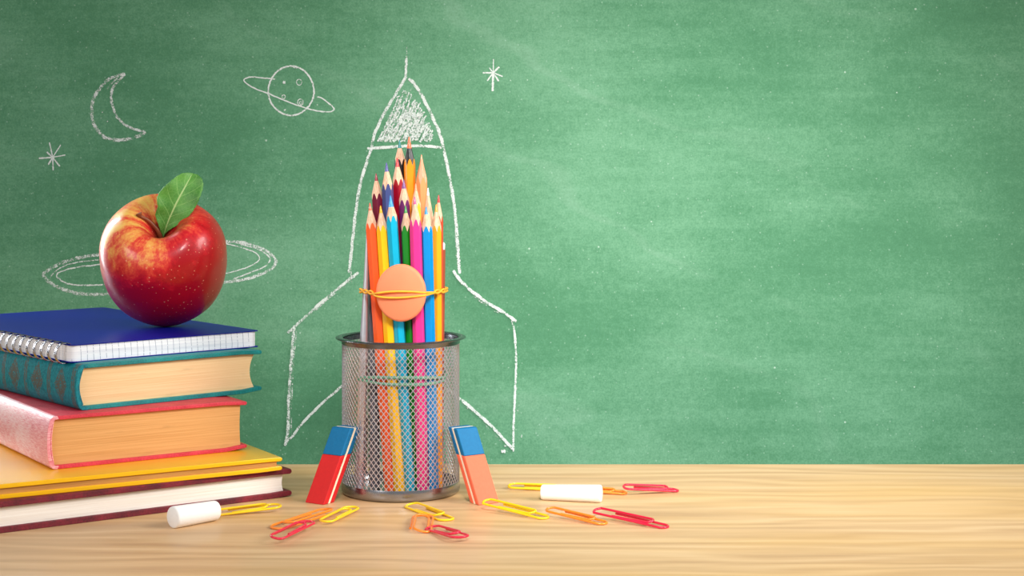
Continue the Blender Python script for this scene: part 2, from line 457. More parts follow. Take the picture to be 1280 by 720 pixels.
# table: back edge at y = 9.6, seen from the front
TB = on_table(640, 580)[1]
table = thing('table', 'light varnished wooden table with long horizontal grain in front of the chalkboard', 'table', (0, 0, -TZ))
v, f = box_mesh(-80, 80, TB-60, TB, TZ-2.6, TZ)
build('tabletop', v, f, M['wood'], table, smooth=0, bevel=0.12)
for sx in (-1, 1):
    for yy in (TB-55, TB-5):
        v, f = box_mesh(sx*74-2, sx*74+2, yy-2, yy+2, 0, TZ-2.6)
        build('leg', v, f, M['metal_leg'], table, smooth=0, bevel=0.3)
v, f = merge(box_mesh(-74, 74, TB-56, TB-54, TZ-9, TZ-2.6), box_mesh(-74, 74, TB-6, TB-4, TZ-9, TZ-2.6))
build('apron', v, f, M['metal_leg'], table, smooth=0)

# ------------------------------------------------------------------ chalk drawings
class Draw:
    def __init__(s): s.v = []; s.f = []; s.uv = []; s.k = 0
    def stroke(s, pts, w, press=0.5, fade=True, jit=0.35, wv=0.15, smooth=True):
        P = [Vector((p[0], p[1], 0)) for p in pts]
        P = catmull(P, 8) if smooth and len(P) > 2 else [P[0].lerp(P[-1], i/10) for i in range(11)] if len(P) == 2 else P
        s.k += 1; off = 0.02 + 0.0015*s.k
        b = len(s.v); n = len(P); sd = random.random()*100
        for i, p in enumerate(P):
            t = P[min(i+1, n-1)]-P[max(i-1, 0)]; t.normalize(); nn = Vector((-t.y, t.x, 0))
            ww = w*0.5*(1+wv*2*(mnoise.noise(Vector((i*0.35+sd, 0, 0)))))
            if fade and n > 3 and (i == 0 or i == n-1): ww *= 0.7
            q = p + nn*jit*mnoise.noise(Vector((i*0.4+sd, 5, 0)))*2
            pr = press + 0.22*mnoise.noise(Vector((i*0.25+sd, 9, 0)))
            for sg, vv in ((-1, 0.0), (1, 1.0)):
                c = q + nn*ww*sg
                s.v.append((X(c.x, BD), -off, Z(c.y, BD)-40)); s.uv.append((pr, vv))
        for i in range(n-1):
            a = b+2*i; s.f.append((a, a+1, a+3, a+2))
    def done(s, name, label):
        o = build(name, s.v, s.f, M['stroke'], board, smooth=0, uvs=s.uv)
        o['label'] = label; return o

D = Draw()
D.stroke([(508.6, 58), (508.2, 72)], 2, 0.28); D.stroke([(508.2, 70), (507.6, 84), (507, 98)], 3.6, 0.55)
lo = [(507, 97), (495, 117), (480, 142), (468.5, 167), (464, 186), (456, 210), (448.3, 239), (443, 279), (439.5, 312), (436.5, 341)]
D.stroke(lo, 4.6, 0.48); D.stroke([(439.8, 308), (438.5, 330), (439.5, 353)], 2.5, 0.3)
D.stroke([(452, 225), (447, 255), (441.5, 300)], 3, 0.3)
D.stroke([(500, 110), (484, 132), (471, 160)], 2, 0.18)
ro = [(511, 98), (518, 105), (527, 119), (540, 145), (550, 168), (555.5, 190), (560.5, 214), (567.5, 254), (571, 290), (573, 322), (574.7, 342)]
D.stroke(ro, 4.8, 0.5); D.stroke([(556, 200), (564.5, 240), (569, 280), (570, 320)], 2.4, 0.25)
D.stroke([(459, 185.5), (485, 184), (505, 182.5), (530, 182.5), (552, 184.5)], 4.2, 0.55)
# hatching of the nose cone
for i in range(34):
    t = i/33.0
    for rep in range(2):
        bx = 470 + 80*t + random.uniform(-1.5, 1.5)
        by = 178 - abs(random.gauss(0, 2.2))
        tx, ty = bx + 24 + random.uniform(-6, 6), by - random.uniform(30, 76)
        # clip to the inside of the nose outline
        def inside(x, y):
            if y < 103: return False
            h = (y-98)/82.0
            return 507.5-41*h**0.9+1.5 < x < 510+40*h**0.82-1.5
        pts = [(bx+(tx-bx)*k/7, by+(ty-by)*k/7) for k in range(8)]
        pts = [p for p in pts if inside(*p)]
        if len(pts) >= 2: D.stroke(pts, 2.6, 0.42, jit=0.8, smooth=len(pts) > 2)
for i in range(8):
    y = 172 - i*8; h = (y-98)/82.0
    a = 508.5-38*h**0.85+4; b_ = 509+38*h**0.82-4
    if b_-a > 6: D.stroke([(a, y+2), ((a+b_)/2, y-1), (b_, y-3)], 6, 0.20, jit=1)
# fins
D.stroke([(448, 340), (441, 346), (412, 369), (383, 395), (360, 416)], 4.6, 0.45)
D.stroke([(438, 352), (410, 374), (388, 394)], 2.4, 0.25)
D.stroke([(368, 407), (365.5, 437), (363, 470), (361, 503), (360.2, 537), (357, 557)], 5.0, 0.42)
D.stroke([(371, 412), (367, 460), (364.5, 510), (365, 545)], 1.8, 0.3)
D.stroke([(358, 551), (366, 545), (377, 530), (400, 506.5), (426.7, 483), (440, 472)], 4.0, 0.48)
D.stroke([(385, 528), (405, 508), (425, 494)], 5, 0.06)
D.stroke([(566.5, 338), (580, 355), (606.7, 376.5), (627, 388.5), (645.5, 402)], 4.8, 0.5)
D.stroke([(575, 352), (600, 376), (624, 392)], 3, 0.2)
D.stroke([(639.5, 396), (644, 423), (645, 463), (643.2, 503), (641.7, 543), (641.7, 564)], 3.4, 0.5)
D.stroke([(645, 470), (647, 512), (652, 547)], 2.4, 0.12)
D.stroke([(560, 486), (573, 496.5), (593, 513), (617, 535), (642, 562)], 4.8, 0.5)
D.stroke([(580, 506), (612, 536), (634, 560)], 3, 0.18)
D.stroke([(626.5, 564), (629, 563.5), (632, 564)], 4.5, 0.6)
D.done('rocket_drawing', 'chalk outline of a rocket with a hatched nose cone and two swept fins')

D = Draw()
D.stroke([(156.6, 92.6), (137, 98.5), (125.5, 110), (117, 123), (114.8, 138), (117, 154), (125.5, 167), (137, 174), (156.6, 174.3), (172, 170.5), (182, 164.6)], 5.6, 0.38)
D.stroke([(156.6, 92.6), (146, 103), (139.5, 115), (140, 129), (146.5, 146), (159, 157.5), (172, 162.5), (182, 164.6)], 4.2, 0.42)
D.stroke([(150, 95), (138, 106), (134, 112)], 3, 0.3)
D.stroke([(127.6, 140), (128.4, 140.6)], 1.6, 0.6); D.stroke([(134, 151.5), (135, 152)], 1.6, 0.6)
D.done('moon_drawing', 'chalk crescent moon with open outline')

def star(c, rays, name, label):
    D = Draw()
    for (x, y, w) in rays:
        D.stroke([(c[0], c[1]), ((c[0]+x)/2, (c[1]+y)/2), (x, y)], w, 0.6, jit=0.1)
    D.done(name, label)
star((66, 196.6), [(61.8, 178, 1.8), (76, 181, 1.6), (81.8, 193.7, 1.6), (75, 208, 2.2), (66.6, 213, 1.8), (60.4, 206, 2.2), (48.7, 198, 2.4), (58.5, 190, 2.4)],
     'star_drawing', 'chalk star of eight thin rays below the moon')
star((616.6, 91), [(616.8, 74, 1.4), (624, 83.5, 2.6), (628.4, 95.6, 1.8), (623.4, 101.5, 2.4), (615.7, 114, 3.2), (609, 101, 2), (603.5, 91, 2.4), (611.7, 84.8, 1.8)],
     'star_drawing', 'chalk star right of the rocket nose')

D = Draw()
circ = [(363.9+28.6*math.cos(a)*(1+0.012*math.sin(3*a)), 113.4+30*math.sin(a)*(1-0.03*math.cos(2*a))) for a in [R(-80+i*15) for i in range(25)]]
D.stroke(circ, 2.6, 0.55, jit=0.25)
D.stroke([(352, 85.5), (361, 83.2), (372, 85)], 3.2, 0.3)
D.stroke([(344, 99), (338, 98.2), (330, 97.6), (315.6, 96.2), (307.8, 97.8), (305, 101), (312, 107), (322, 112), (335.6, 117), (352, 124), (370, 131), (388, 136.7), (401, 139.2), (413, 139.6), (417.4, 135.6), (408, 126.7), (401, 122), (396.7, 121.2)], 1.9, 0.6, jit=0.2)
def ring(cx, cy, r, w=1.2):
    D.stroke([(cx+r*math.cos(a), cy+r*1.1*math.sin(a)) for a in [i*math.pi/4 for i in range(9)]], w, 0.5, jit=0.1)
ring(374, 102.8, 3.3); ring(354.6, 121, 2.1); ring(375.6, 127.8, 3.6); ring(376, 128.5, 1.6)
D.stroke([(353.6, 103), (356.8, 103)], 3.6, 0.6); D.stroke([(355, 138), (357.3, 136.8)], 1.6, 0.6)
D.done('ringed_planet_drawing', 'small chalk planet with craters and a tilted ring')

D = Draw()
D.stroke([(205, 303), (165, 309), (127, 317.5), (102, 321.5), (78, 328.4), (60, 337.7), (54.5, 344), (62, 352.5), (78, 361), (99, 367), (123, 368), (165, 366), (205, 364)], 6.2, 0.36)
D.stroke([(142, 322), (125, 324.5), (96, 328), (75, 335), (63, 346)], 2.0, 0.42)
D.stroke([(142, 328), (129, 330), (96.5, 334), (76, 339.5), (71, 345), (78, 351.5), (90, 355.5), (109.7, 356.6), (131, 355.5), (146, 355)], 2.2, 0.5)
D.stroke([(205, 303), (262, 300.5), (280, 301.8), (301, 303), (322, 308.5), (338, 317), (345, 327), (338.5, 336.5), (322, 344.5), (303.6, 349.5), (281, 353), (245, 359), (205, 364)], 4.8, 0.42)
D.stroke([(300, 305), (315, 309), (328, 314), (337.5, 324), (330, 333.7), (311.5, 341), (290, 350)], 2.2, 0.45)
D.stroke([(268, 302), (285, 305), (311.5, 312.5), (323, 319), (323, 326), (309, 334), (282, 342), (266, 345)], 1.8, 0.5)
D.done('planet_ring_drawing', 'wide chalk ring drawn around the apple')

# ------------------------------------------------------------------ books
def cover_profile(w, t, c, bulge, flare=0.0):
    """outer+inner outline of board - spine - board in (x,z), open to the right"""
    out = []
    # bottom board right tip (rounded), going left along the outside
    def tip(cx, cz, r, a0, a1, n=6): return [(cx+r*math.cos(R(a0+(a1-a0)*i/n)), cz+r*math.sin(R(a0+(a1-a0)*i/n))) for i in range(n+1)]
    h = c/2
    lower = [(w-1.4, 0.0)] + tip(w-h, h+flare, h, -90, 90) + [(w-1.4, c)]
    upper = [(w-1.4, t-c)] + tip(w-h, t-h-flare*0.6, h, -90, 90) + [(w-1.4, t)]
    sp_out = [(0.55, t)] + [(0.35-math.sin(math.pi*k/12)*(bulge+0.35), t-(t)*k/12) for k in range(1, 12)] + [(0.55, 0.0)]
    sp_in = [(0.8, c)] + [(0.45-math.sin(math.pi*k/10)*(bulge+0.45-c*1.0), c+(t-2*c)*k/10) for k in range(1, 10)] + [(0.8, t-c)]
    return lower, upper, sp_out, sp_in
def book(name, label, corner, u, z, w, depth, t, c, mats, bulge=0.1, over=0.28, flare=0.0, hollow=0.35):
    cm, sm, pmn = mats
    root = thing(name, label, 'book', (corner[0], corner[1], z), math.atan2(u[1], u[0]), 'hardcover books stacked on the table')
    lower, upper, sp_out, sp_in = cover_profile(w, t, c, bulge, flare)
    def board_poly(cap, zo, zi):
        return cap + [(0.45, zi), (0.45, zo)] if zo < zi else cap
    # lower board
    lo_p = lower + [(0.5, c), (0.5, 0.0)]
    v1 = extrude_profile(lo_p, 0, depth)
    up_p = upper + [(0.5, t), (0.5, t-c)]
    v2 = extrude_profile(up_p, 0, depth)
    build('cover', *merge(v1, v2), cm, root, smooth=40, bevel=0.04)
    # spine: closed outline around the left side
    sp = []
    n = 16
    ts = c*0.9
    for k in range(n+1):
        a = math.pi*k/n
        s_ = math.sin(a)**0.55 if 0 < k < n else 0
        sp.append((0.62-(0.62+bulge)*s_, t*0.5+(t*0.5)*math.cos(a)))
    inn = []
    for k in range(n+1):
        a = math.pi*(n-k)/n
        s_ = math.sin(a)**0.55 if 0 < k < n else 0
        inn.append((0.72-(0.72+bulge-ts)*s_, t*0.5+(t*0.5-ts*0.9)*math.cos(a)))
    build('spine', *extrude_profile(sp+inn, -0.02, depth+0.02), sm, root, smooth=50, bevel=0.03)
    # pages with a hollow fore edge
    x1 = w-over-0.15
    pp = [(0.38, c), (x1, c)]
    for k in range(1, 10):
        tt = k/10; pp.append((x1-hollow*math.sin(math.pi*tt)**0.8, c+(t-2*c)*tt))
    pp += [(x1, t-c), (0.38, t-c)]
    for k in range(1, 8):
        tt = k/8; pp.append((0.38-(bulge+0.15)*math.sin(math.pi*tt), t-c-(t-2*c)*tt))
    pg = build('pages', *extrude_profile(pp, over, depth-over), pmn, root, smooth=50)
    # head band
    hb = [(0.42-(bulge+0.13)*math.sin(math.pi*k/10), over-0.04, c+0.05+(t-2*c-0.1)*k/10) for k in range(11)]
    build('headband', *tube(hb, 0.07, 6), sm, root, smooth=60)
    return root

def dirn(a, b): 
    v = Vector((b[0]-a[0], b[1]-a[1])); return v.normalized()
# maroon on the table
mr = on_table(365, 620.5); ml = on_table(0, 667)
u = dirn(ml, mr); w_ = 22.0
book('hardcover_book', 'dark maroon cloth hardcover with off-white pages, lowest in the stack', (mr[0]-u.x*w_, mr[1]-u.y*w_), u, 0.0, w_, 16, 1.8, 0.33, (M['maroon'], M['maroon'], M['mar_pages']), bulge=0.1, over=0.3, flare=0.06, hollow=0.12)
# yellow
yr = on_table(353, 571, 2.66); yl = on_table(0, 605.5, 2.66)
u = dirn(yl, yr); w_ = 21.0
book('hardcover_book', 'thin glossy yellow hardcover lying on the maroon book', (yr[0]-u.x*w_, yr[1]-u.y*w_), u, 1.8, w_, 16, 0.86, 0.26, (M['yellow'], M['yellow'], M['yel_pages']), bulge=0.05, over=0.12, flare=0.03, hollow=0.08)
# red
rl = on_table(59, 588, 2.66); rr_ = on_table(309, 562.5, 2.66)
u = dirn(rl, rr_); w_ = math.dist(rl, rr_)
book('hardcover_book', 'thick red cloth hardcover with tan pages and pale glare coloured onto its spine', rl, u, 2.66, w_, 19, 3.2, 0.24, (M['red'], M['red_spine'], M['red_pages']), bulge=0.02, over=0.22, flare=0.14, hollow=0.06)
# teal
tl = on_table(97, 514, 5.86); tr = on_table(327.5, 490, 5.86)
u = dirn(tl, tr); w_ = math.dist(tl, tr)
book('hardcover_book', 'teal hardcover with brown lozenges stamped on its spine, under the notebook', tl, u, 5.86, w_, 20, 2.84, 0.27, (M['teal'], M['teal_spine'], M['teal_pages']), bulge=0.12, over=0.26, flare=0.12, hollow=0.38)

# ------------------------------------------------------------------ spiral notebook
NZ = 8.7; NT = 1.1
nl = on_table(88, 431.5, NZ+NT); nr = on_table(325, 413, NZ+NT)
u = dirn(nl, nr); nw = math.dist(nl, nr); nd = 22.5
nb = thing('spiral_notebook', 'blue-covered wire-bound notebook with ruled white pages lying under the apple', 'notebook', (nl[0], nl[1], NZ), math.atan2(u.y, u.x))
def rrect(x0, x1, y0, y1, r, z0, z1, n=6):
    pts = []
    for cx, cy, a0 in ((x1-r, y0+r, -90), (x1-r, y1-r, 0), (x0+r, y1-r, 90), (x0+r, y0+r, 180)):
        for k in range(n+1):
            a = R(a0+90*k/n); pts.append((cx+r*math.cos(a), cy+r*math.sin(a)))
    m = len(pts)
    V = [(p[0], p[1], z0) for p in pts]+[(p[0], p[1], z1) for p in pts]
    Fc = [tuple(range(m-1, -1, -1)), tuple(range(m, 2*m))]+[(i, (i+1) % m, m+(i+1) % m, m+i) for i in range(m)]
    return V, Fc
build('front_cover', *rrect(0, nw, 0, nd, 0.35, NT-0.05, NT), M['blue_cover'], nb, smooth=40)
build('back_cover', *rrect(0, nw, 0, nd, 0.35, 0.0, 0.06), M['blue_cover'], nb, smooth=40)
build('pages', *rrect(0.06, nw-0.12, 0.08, nd-0.1, 0.5, 0.061, NT-0.051), M['grid'], nb, smooth=40)
tv = []
pitch = 1.02
k = 0; y = 0.55
while y < nd-0.3:
    for dy in (0.0, 0.17):
        pts = []
        for i in range(21):
            a = R(28+ (332-28)*i/20)
            pts.append((0.0+0.62*math.cos(a)-0.08, y+dy+0.10*(i/20-0.5), NT*0.5+0.64*math.sin(a)))
        tv.append(tube(pts, 0.042, 6))
    y += pitch
build('wire_binding', *merge(*tv), M['coil'], nb, smooth=60)
M['hole'] = plain('punched_hole_shadow_paper', rgb(220, 224, 236), 0.9)

# ------------------------------------------------------------------ apple
ATILT = R(38)
AD = 117.2; AX = X(205, AD)
AR = 4.18
def apple_prof():
    # (radius, height) from the calyx dimple over the belly to the stalk cavity, unit = cm
    p = [(0.0, -3.0), (0.35, -3.12), (0.8, -3.55), (1.35, -3.82), (1.9, -3.86), (2.65, -3.52), (3.38, -2.75), (3.92, -1.55), (4.17, -0.3), (4.2, 0.75),
         (4.12, 1.7), (3.78, 2.65), (3.2, 3.35), (2.5, 3.72), (1.9, 3.72), (1.35, 3.42), (0.85, 2.85), (0.45, 2.2), (0.18, 1.75), (0.0, 1.68)]
    return [(q.x, q.y) for q in catmull([(a, b, 0) for a, b in p], 5)]
ap = apple_prof()
V, Fc = lathe([(max(r, 0.0005), z) for r, z in ap], 96)
V2 = []
for (x, y, z) in V:
    a = math.atan2(y, x); r = math.hypot(x, y)
    up = max(0.0, min(1.0, (z+0.5)/4.2)); dn = max(0.0, min(1.0, (-z+0.5)/4.2))
    k = 1+0.022*up*math.cos(3*a+0.7)+0.015*dn*math.cos(5*a+0.4)+0.012*math.cos(2*a+0.3)
    dz = 0.16*up*math.cos(2*(a-R(170)))*min(1, r/2)+0.12*up*math.cos(3*a+1.0)*min(1, r/2)
    V2.append((x*k, y*k, z+dz))
apple = thing('apple', 'red and yellow apple with a brown stem and one green leaf, on the blue notebook', 'apple')
rotm = Matrix.Rotation(R(5), 4, 'Y') @ Matrix.Rotation(ATILT, 4, 'X')
low = min((rotm @ Vector(v)).z for v in V2)
AC = Vector((AX, AD-D0, NZ+NT-low+0.01))
apple.location = W(AC); apple.rotation_mode = 'XYZ'; apple.rotation_euler = rotm.to_euler('XYZ')
build('flesh', V2, Fc, M['apple'], apple, smooth=180)
inv = rotm.inverted()
def to_apple(px, py, d):
    return inv @ (Vector((X(px, d), d-D0, Z(py, d)))-AC)
cavd = AC.y+D0 + (rotm @ Vector((0, 0, 1.75))).y
cavp = Vector((0, 0, 1.72))
st = catmull([cavp, to_apple(197, 288, cavd-0.35), to_apple(186, 276, cavd-0.7), to_apple(176, 270.5, cavd-0.95), to_apple(173.2, 266.5, cavd-1.0)], 8)
n = len(st)
rads = [0.17-0.06*min(1, i/(n*0.5)) + (0.16*max(0, (i/(n-1)-0.72)/0.28)**1.0 if i < n-3 else 0.10) for i in range(n)]
build('stem', *tube(st, rads, 12), M['stem'], apple, smooth=60)
# leaf
mid = catmull([(203.5, 299, 0), (209, 280, 0), (219, 257, 0), (230, 236, 0), (241, 216.5, 0)], 10)
leftp = [(203.3, 299), (200.5, 288), (196.5, 276), (194.5, 267), (197.5, 259), (196.5, 250), (198, 243), (206, 233), (217, 223.5), (225, 218), (232, 215.8), (241, 216.5)]
rightp = [(203.7, 299), (206, 292), (213, 286.5), (222, 281), (232, 273.5), (240, 265), (246, 255), (251, 243), (253.8, 233), (253, 225), (248, 219), (241, 216.5)]
def resample(P, m):
    P = [Vector((a[0], a[1])) for a in P]
    ls = [0]
    for a, b in zip(P, P[1:]): ls.append(ls[-1]+(b-a).length)
    out = []
    for i in range(m):
        t = ls[-1]*i/(m-1); j = 0
        while j < len(P)-2 and ls[j+1] < t: j += 1
        out.append(P[j].lerp(P[j+1], (t-ls[j])/max(1e-6, ls[j+1]-ls[j])))
    return out
NM = 40
mm = resample([(p.x, p.y) for p in mid], NM); lp = resample([(p.x, p.y) for p in catmull([(a, b, 0) for a, b in leftp], 6)], NM); rp = resample([(p.x, p.y) for p in catmull([(a, b, 0) for a, b in rightp], 6)], NM)
V, UV, Fc = [], [], []
NS = 8
for i in range(NM):
    t = i/(NM-1)
    dm = cavd - 0.05 - 0.9*math.sin(t*math.pi*0.6) + 1.0*t*t
    ser = 0.35*math.sin(t*95) if 0.08 < t < 0.97 else 0
    for j in range(-NS, NS+1):
        q = abs(j)/NS; e = lp[i] if j < 0 else rp[i]
        p = mm[i].lerp(e, q)
        if q == 1:
            dirv = (e-mm[i]); 
            if dirv.length > 1: p = p + dirv.normalized()*ser
        d = dm - 0.5*q*q*math.sin(math.pi*min(1, t*1.05))*(1.0 if j < 0 else 0.6) + 0.05*math.sin(t*26)*q
        V.append(tuple(to_apple(p.x, p.y, d))); UV.append((t, (j/NS+1)/2))
c_ = 2*NS+1
for i in range(NM-1):
    for j in range(2*NS):
        a = i*c_+j; Fc.append((a, a+1, a+c_+1, a+c_))
lf = build('leaf', V, Fc, M['leaf'], apple, smooth=180, uvs=UV)
sm_ = lf.modifiers.new('Solidify', 'SOLIDIFY'); sm_.thickness = 0.0004

# ------------------------------------------------------------------ mesh pencil cup
CX = X(501, D0)
cup = thing('pencil_cup', 'round silver wire-mesh pencil cup full of coloured pencils', 'pencil cup', (CX, 0, 0))
CR = 3.72; CZ0 = 0.62; CZ1 = 9.55
NST = 70; rows = 22
hrow = (CZ1-CZ0)/rows
tv = []
for s_ in (-1, 1):
    for k in range(NST):
        a0 = 2*math.pi*k/NST; V = []; Fc = []
        m = rows*2+1
        for i in range(m):
            z = CZ0+(CZ1-CZ0)*i/(rows*2)
            a = a0+s_*math.pi*i/NST
            rad = CR-0.01*s_
            # strand cross-section: flat strip standing a little proud
            wr = 0.02
            da = 0.026/CR
            for (dr, dd) in ((-wr, -da), (wr, -da), (wr, da), (-wr, da)):
                V.append(((rad+dr)*math.cos(a+dd), (rad+dr)*math.sin(a+dd), z))
        for i in range(m-1):
            for q in range(4):
                w2 = (q+1) % 4
                Fc.append((i*4+q, i*4+w2, (i+1)*4+w2, (i+1)*4+q))
        tv.append((V, Fc))
build('mesh_wall', *merge(*tv), M['mesh'], cup, smooth=0)
# rolled rim
prof = []
for k in range(14):
    a = 2*math.pi*k/14
    prof.append((3.93+0.24*math.cos(a), 9.86+0.075*math.sin(a)))
v1 = lathe(prof, 96, True)
v2 = lathe([(CR-0.06, 9.5), (CR-0.02, 9.8), (CR+0.1, 9.84), (CR+0.08, 9.78), (CR+0.05, 9.5)], 96, True)
build('rim', *merge(v1, v2), M['rim'], cup, smooth=50)
v1 = lathe([(CR-0.08, 0.72), (CR+0.03, 0.74), (CR+0.06, 0.6), (CR+0.07, 0.25), (CR+0.03, 0.1), (CR-0.1, 0.02), (CR-0.25, 0.0), (CR-0.3, 0.12), (CR-0.1, 0.3)], 96, True)
build('base_ring', *v1, M['ring'], cup, smooth=50)
v1 = lathe([(0.001, 0.22), (CR-0.12, 0.22), (CR-0.12, 0.3), (0.001, 0.3)], 64, True)
build('bottom_plate', *v1, M['ring'], cup, smooth=40)

# ------------------------------------------------------------------ pencils
PR = 0.33           # inner (flat) radius of the hexagon
pencil_lines = []   # (top point, bottom point, radius) in cm
def frame_between(b, t):
    z = (t-b).normalized(); return z.to_track_quat('Z', 'Y').to_euler()
def pencil(label, tip, shoulder, xb, yt, yb, body, lead, wood=None, leadlen=0.5, spin=0.0, zb=0.34, rad=PR, hexa=True, name='pencil', cat='pencil'):
    d = D0+yt
    T = Vector((X(tip[0], d), yt, Z(tip[1], d)))
    B = Vector((X(xb, D0+yb), yb, zb))
    Ln = (T-B).length
    cone = (shoulder-tip[1])*d/F*1.0
    root = thing(name, label, cat, tuple(B), group='pencils standing in the mesh cup', rot=frame_between(B, T))
    pencil_lines.append((B, T, rad*1.12))
    n = 48
    def hexr(a):
        if not hexa: return rad
        k = (a % (math.pi/3))-math.pi/6
        return rad/math.cos(k)
    slope = rad/cone                       # cone half angle, cone reaches the flats' centre at z = Ln-cone
    ring0, ring1 = [], []
    for i in range(n):
        a = 2*math.pi*i/n; h = hexr(a)
        # rounded arris
        h = min(h, rad*1.125)
        ring0.append((h*math.cos(a+spin), h*math.sin(a+spin), 0.0))
        extra = (h-rad)/slope*2.3
        ring1.append((h*math.cos(a+spin), h*math.sin(a+spin), Ln-cone-extra+0.12))
    V = ring0+ring1+[(0, 0, 0)]
    Fc = [(i, (i+1) % n, n+(i+1) % n, n+i) for i in range(n)]+[((i+1) % n, i, 2*n) for i in range(n)]
    build('barrel', V, Fc, body, root, smooth=20)
    rl = slope*leadlen
    lz = Ln-leadlen
    NR = 5
    V = []
    for k in range(NR+1):
        t = k/NR
        for i in range(n):
            x0, y0, z0 = ring1[i]; a = 2*math.pi*i/n+spin
            V.append((x0+(rl*math.cos(a)-x0)*t, y0+(rl*math.sin(a)-y0)*t, z0+(lz-z0)*t))
    Fc = [(k*n+i, k*n+(i+1) % n, (k+1)*n+(i+1) % n, (k+1)*n+i) for k in range(NR) for i in range(n)]
    build('sharpened_end', V, Fc, wood or M['pwood'], root, smooth=40)
    V = [(rl*math.cos(2*math.pi*i/16), rl*math.sin(2*math.pi*i/16), lz-0.005) for i in range(16)]
    V += [(0.035*math.cos(2*math.pi*i/16), 0.035*math.sin(2*math.pi*i/16), Ln-0.05) for i in range(16)]
    V += [(0, 0, Ln)]
    Fc = [(i, (i+1) % 16, 16+(i+1) % 16, 16+i) for i in range(16)]+[(16+i, 16+(i+1) % 16, 32) for i in range(16)]
    build('lead', V, Fc, lead, root, smooth=60)
    return root
def xmap(x): return 487+0.716*(x-465)
orange = pm('orange', rgb(244, 92, 34)); salmon = pm('salmon', rgb(232, 100, 60), 0.5)
yellow = pm('yellow', rgb(250, 184, 10)); cyan = pm('cyan', rgb(0, 166, 200)); blue_lead = pm('sky_blue', rgb(20, 140, 200), 0.5)
green = pm('green', rgb(10, 128, 16)); green_lead = pm('leaf_green', rgb(50, 140, 60), 0.5); pink = pm('pink', rgb(240, 46, 132)); pink_lead = pm('rose', rgb(232, 74, 130), 0.5)
azure = pm('azure', rgb(0, 136, 204)); amber = pm('amber', rgb(248, 158, 4)); gold = pm('gold', rgb(248, 180, 20), 0.5); amber_lead = pm('amber_lead', rgb(246, 150, 30), 0.5)
maroon = pm('maroon', rgb(110, 16, 44)); maroon_lead = pm('wine', rgb(150, 30, 50), 0.5)
navy = pm('navy', rgb(62, 72, 124)); navy_lead = pm('indigo', rgb(70, 70, 140), 0.5)
dred = pm('deep_red', rgb(160, 8, 34)); red_lead = pm('scarlet', rgb(214, 40, 44), 0.5)
black = pm('black', rgb(16, 16, 18), 0.6); teal_lead = pm('teal', rgb(10, 120, 116), 0.5)
purple = pm('purple', rgb(104, 24, 92)); purple_lead = pm('violet', rgb(110, 40, 120), 0.5)
obright = pm('bright_orange', rgb(252, 148, 24)); ored = pm('orange_red', rgb(244, 96, 40), 0.5)
nat = pm('peach_wood', rgb(238, 146, 88), 0.5); natcone = pm('peach_cone', rgb(230, 152, 114), 0.6)
white = pm('ivory', rgb(236, 214, 180)); white_lead = pm('white', rgb(244, 244, 238), 0.5)
vred = pm('vermilion', rgb(206, 60, 34)); brown = pm('brown', rgb(142, 70, 44)); silver = pm('silver_grey', rgb(104, 104, 112))

pencil('orange pencil at the left end of the front row, right of the silver pen', (462.3, 253.3), 281, 488, -0.85, -1.5, orange, salmon, spin=0.2)
pencil('yellow pencil in the front row between the orange and the cyan pencil', (475.6, 256.6), 284, 500, -1.15, -1.95, yellow, gold, spin=0.35)
pencil('cyan pencil in the front row, tallest of that row, left of the green one', (488, 244), 272, 513, -1.35, -1.7, cyan, blue_lead, spin=0.1, leadlen=0.75)
pencil('green pencil in the front row between the cyan and the pink pencil', (506.8, 256.6), 284, 521, -0.95, -1.15, green, green_lead, spin=0.5)
pencil('pink pencil in the front row between the green and the blue pencil', (518.3, 245.5), 276.6, 529, -1.5, -1.9, pink, pink_lead, spin=0.25)
pencil('bright blue pencil in the front row between the pink and the amber pencil', (532.6, 258), 285, 541.5, -1.25, -1.55, azure, blue_lead, spin=0.0)
pencil('amber yellow pencil at the right end of the front row', (545.3, 255), 284, 547, -0.75, -1.1, amber, amber_lead, spin=0.4, rad=0.3)
pencil('maroon pencil behind the orange and yellow ones, left edge of the bundle', (470, 216.4), 244, xmap(471), -0.3, -0.5, maroon, maroon_lead, spin=0.15)
pencil('slate blue pencil standing behind the cyan one', (483, 202.8), 232, xmap(484), -0.55, -0.95, navy, navy_lead, spin=0.1, leadlen=0.6)
pencil('dark red pencil just in front of the black pencil with a teal point', (496.5, 197), 226, xmap(497), 0.1, 0.0, dred, red_lead, spin=0.3, leadlen=0.6)
pencil('purple pencil tucked between the dark red and the tall orange one', (504.6, 224), 252, xmap(505.5), -0.5, -0.6, purple, purple_lead, spin=0.3, leadlen=0.6)
pencil('yellow-orange pencil with a pale point right behind the pink one', (519.6, 229), 256, xmap(521.5), -0.62, -0.75, gold, natcone, spin=0.5, rad=0.28)
pencil('ivory pencil with a white point behind the bright blue one', (535, 234.5), 268, xmap(535), -0.42, -0.5, white, white_lead, spin=0.2, rad=0.3)
pencil('vermilion pencil with a red point at the right behind the amber one', (548.3, 243.6), 272, xmap(550), -0.02, -0.2, vred, red_lead, spin=0.2, rad=0.26)
pencil('black pencil with a teal point, next to the tallest pencil', (499.4, 174.6), 201, xmap(498.5), 0.85, 1.0, black, teal_lead, spin=0.1, leadlen=0.55)
pencil('tallest pencil, orange with a black sharpened end and orange point', (511.3, 170.7), 201, xmap(511), 0.45, 0.6, obright, ored, wood=black, spin=0.3, leadlen=0.75)
pencil('peach natural wood pencil with a long pale point, right of the tallest', (526.8, 193), 224, xmap(525), 0.3, 0.4, nat, natcone, wood=natcone, spin=0.3, leadlen=0.5)
pencil('grey pencil between the silver pen and the orange pencil', (466, 288), 310, 468, -0.1, -0.3, silver, silver, spin=0.3)

